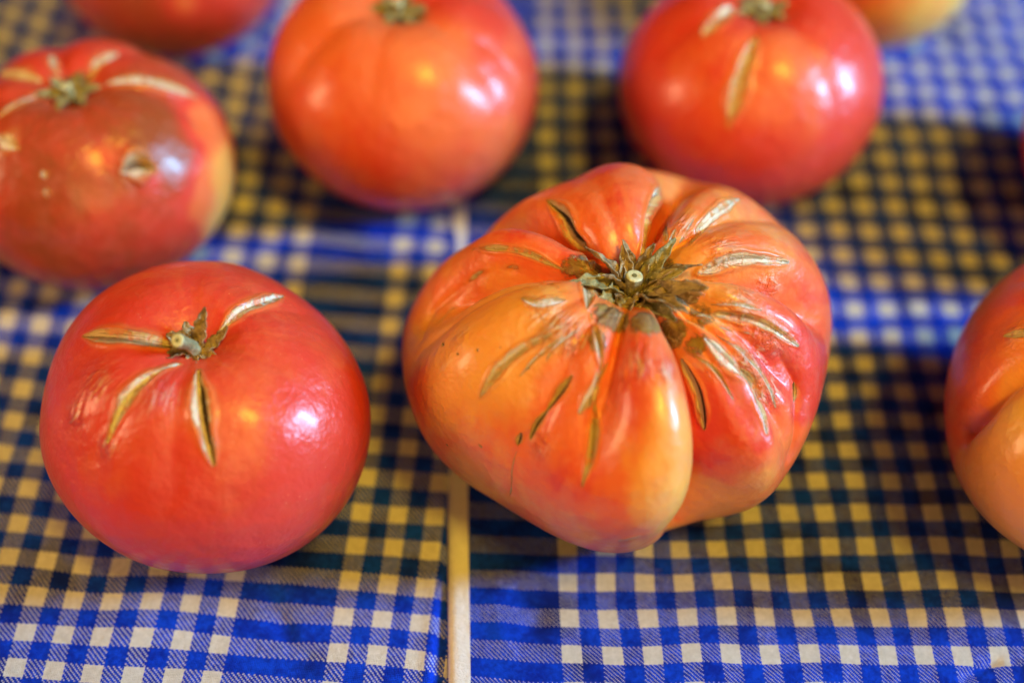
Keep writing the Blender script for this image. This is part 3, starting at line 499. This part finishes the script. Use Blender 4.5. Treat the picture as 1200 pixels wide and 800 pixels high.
def disc(c, d, r, depth=0., sides=20, dome=.02):
    d = np.asarray(d, float) / np.linalg.norm(d); x = np.cross(d, [0, 1., .1]); x /= np.linalg.norm(x); y = np.cross(d, x)
    a = np.arange(sides) / sides * 2 * np.pi; k = np.array([1., .96, .8, .5, .2, .02]); hh = np.array([-.05, .0, .03, .02, -.01, -.02])
    return np.stack([np.asarray(c) + (np.cos(a) * r * q)[:, None] * x + (np.sin(a) * r * q)[:, None] * y + d * (h * r * 2 + depth) for q, h in zip(k, hh)], 1)

def sepal(base, az, length, width, rise, curl, twist, seed):
    """a dried sepal: a folded, crinkled blade with thickness, running out from the stem"""
    rg = np.random.default_rng(seed); n, m = 22, 9
    s = np.linspace(0, 1, n); dirh = np.array([np.cos(az), np.sin(az), 0.])
    wob = np.cumsum(rg.normal(size=n)) * .012
    ang = rise + curl * s                                               # elevation angle along the blade
    st = length / (n - 1); c = np.zeros((n, 3)); c[0] = base
    for i in range(1, n):
        azz = az + wob[i] * 2.5 + twist * .35 * s[i]
        c[i] = c[i - 1] + st * np.array([np.cos(ang[i]) * np.cos(azz), np.cos(ang[i]) * np.sin(azz), np.sin(ang[i])])
    w = width * (np.sin(np.pi * np.clip(s * .86 + .12, 0, 1)) ** .9) * (1 - .35 * s) + .012
    q = np.linspace(-1, 1, m); side0 = np.array([-np.sin(az), np.cos(az), 0])
    top = np.zeros((n, m, 3)); ph = rg.uniform(0, 6, 3)
    for i in range(n):
        tw = twist * s[i]; tan = c[min(i + 1, n - 1)] - c[max(i - 1, 0)]; tan /= np.linalg.norm(tan)
        nrm = np.cross(tan, side0); nrm /= np.linalg.norm(nrm)
        if nrm[2] < 0: nrm = -nrm
        sd = side0 * np.cos(tw) + nrm * np.sin(tw); nn = nrm * np.cos(tw) - side0 * np.sin(tw)
        fold = .55 * w[i] * np.abs(q) ** 1.4
        crk = .16 * w[i] * np.sin(s[i] * 17 + q * 3 + ph[0]) + .12 * w[i] * np.sin(s[i] * 31 - q * 5 + ph[1])
        edge = 1 + .13 * np.sin(s[i] * 26 + ph[2] + np.sign(q))
        top[i] = c[i] + (q * w[i] * edge)[:, None] * sd + (fold + crk)[:, None] * nn
    th = .022
    nz = np.cross(np.gradient(top, axis=0), np.gradient(top, axis=1)); nz /= np.linalg.norm(nz, axis=-1, keepdims=True) + 1e-9
    bot = top - nz * th
    loop = np.concatenate([top, bot[:, ::-1]], 1)                       # closed section
    cap0 = loop.mean(1)[:1]; P = loop.transpose(1, 0, 2)                # (2m, n, 3) wraps in the first index
    ends0 = np.repeat(P[:, :1].mean(0, keepdims=True), P.shape[0], 0); ends1 = np.repeat(P[:, -1:].mean(0, keepdims=True), P.shape[0], 0)
    return np.concatenate([ends0, P, ends1], 1)

def make_tomato(key, label, mat, res, calyx=None):
    sp = SPECS[key]
    root = link(bpy.data.objects.new('tomato', None)); root.empty_display_size = .02
    root['label'] = label; root['category'] = 'tomato'; root['group'] = 'ripe tomatoes on the gingham cloth'
    root.location = (sp['X'] * CM, sp['Y'] * CM, sp.get('Z', .16) * CM)
    child('skin', tomato_mesh(key, *res), mat, root)
    if calyx:
        top = body(sp, np.array([[0.]]), np.array([[1e-4]]))[0, 0] + np.array(calyx.get('off', (0, 0, 0)))
        d = np.array(calyx['dir'], float); d /= np.linalg.norm(d); ln = calyx['len']; r = calyx['r']
        bend = np.array(calyx.get('bend', (0, 0, 0)))
        k = np.linspace(-.25, 1, 9)[:, None]; path = top + d * ln * k + bend * (k ** 2) * ln
        rad = np.interp(np.linspace(0, 1, 9), [0, .3, .7, 1], [r * 1.9, r * 1.15, r * .95, r * 1.1])
        st = child('stem', grid_mesh('stem', tube(path, rad, 18, .07, 3), True), calyx.get('mat', M_STEM), root)
        e = path[-1]; dd = path[-1] - path[-2]; dd /= np.linalg.norm(dd)
        cut = child('cut_face', grid_mesh('cut_face', disc(e, dd, rad[-1] * .97, .012), True), M_CUT, st)
        child('pith', grid_mesh('pith', disc(e + dd * .006, dd, rad[-1] * .3, .02), True), M_PITH, st)
        for i, (az, length, width, rise, curl, twist, green) in enumerate(calyx['sepals']):
            a = R(az); base = top + np.array([math.cos(a), math.sin(a), 0]) * r * .6 + np.array([0, 0, .02])
            child('sepal', grid_mesh('sepal', sepal(base, a, length, width, R(rise), R(curl), R(twist), i + 5), True),
                  M_SEPAL_GREEN if green else M_SEPAL, root)
    return root
# ------------------------------------------------------------------ place them
make_tomato('T1', 'smooth red tomato in the front left with four long cracks around its dried stem', M_RED, (760, 440),
    dict(dir=(-.05, -.28, 1), bend=(-.12, -.15, 0), len=1.0, r=.155, off=(.0, -.08, .0), sepals=[
        (55, 1.15, .2, 68, -10, 25, 0), (0, 1.05, .17, 22, 35, 50, 0), (-150, .8, .2, 48, -70, 20, 0), (172, .75, .24, 60, -60, -30, 0), (-90, .6, .17, 15, -20, 10, 0), (120, .7, .2, 60, -30, 10, 0), (-35, .6, .15, 25, -20, 40, 0)]))
make_tomato('T2', 'large ribbed orange and red tomato with corky cracks, the biggest one, right of centre', M_HEIR, (940, 560),
    dict(dir=(.0, -.1, 1), bend=(.05, .1, 0), len=.7, r=.2, off=(0, -.02, -.05), sepals=[
        (-165, 1.9, .30, 53, -50, 10, 1), (-138, 1.5, .34, 51, -60, -15, 1), (150, 1.7, .24, 63, -35, 60, 0), (120, 1.2, .2, 63, -10, -40, 0), (95, 1.3, .2, 63, -30, 40, 0), (60, 1.3, .2, 58, -20, 10, 0), (30, 1.7, .22, 58, -40, 40, 1),
        (5, 1.9, .26, 53, -32, -50, 0), (-18, 1.6, .2, 58, -30, 60, 1), (-32, 2.2, .26, 49, -26, 30, 0), (-50, 2.1, .3, 49, -34, -20, 0), (-66, 1.7, .28, 43, -40, 40, 1), (-90, 1.25, .36, 47, -60, 5, 0), (-112, 1.3, .34, 53, -55, 30, 0), (178, 1.2, .18, 68, -30, 80, 0)]))
make_tomato('T3', 'brownish red tomato at the left edge with a greenish dimple and pale scars', M_BLUSH, (420, 240),
    dict(dir=(-.1, 0, 1), len=.45, r=.15, mat=M_SEPAL_GREEN, sepals=[(a, .9, .2, 30, -20, 20 * (-1) ** i, 1) for i, a in enumerate((10, 75, 140, 200, 260, 320))]))
make_tomato('T4', 'plain orange-red tomato at the top beside the brownish one, with no cracks', M_RED, (400, 220),
    dict(dir=(.1, 0, 1), len=.5, r=.16, mat=M_SEPAL_GREEN, sepals=[(a, .9, .22, 30, -30, 20 * (-1) ** i, 1) for i, a in enumerate((0, 60, 130, 190, 250, 310))]))
make_tomato('T5', 'red tomato behind the large ribbed one, with a long pale scar down its front', M_RED, (400, 220),
    dict(dir=(.1, 0, 1), len=.45, r=.15, mat=M_SEPAL_GREEN, sepals=[(a, .9, .2, 30, -20, 20 * (-1) ** i, 1) for i, a in enumerate((15, 80, 150, 205, 262, 325))]))
def plain_calyx(h): return dict(dir=(.1, 0, 1), len=h, r=.2, sepals=[(a, .8, .2, 30, -30, 20 * (-1) ** i, 1) for i, a in enumerate((0, 70, 140, 210, 290))])
make_tomato('T6', 'dark red tomato cut off by the top edge of the photo, left corner', M_RED, (260, 150), plain_calyx(.6))
make_tomato('T7', 'yellow orange tomato cut off by the top edge of the photo, on the right', M_BLUSH, (260, 150), plain_calyx(.6))
make_tomato('T8', 'orange tomato with a deep fold, cut off by the right edge of the photo', M_BLUSH, (520, 300), plain_calyx(.6))
make_tomato('T9', 'dark red tomato of which only a sliver shows at the upper right edge', M_RED, (200, 120), plain_calyx(.6))
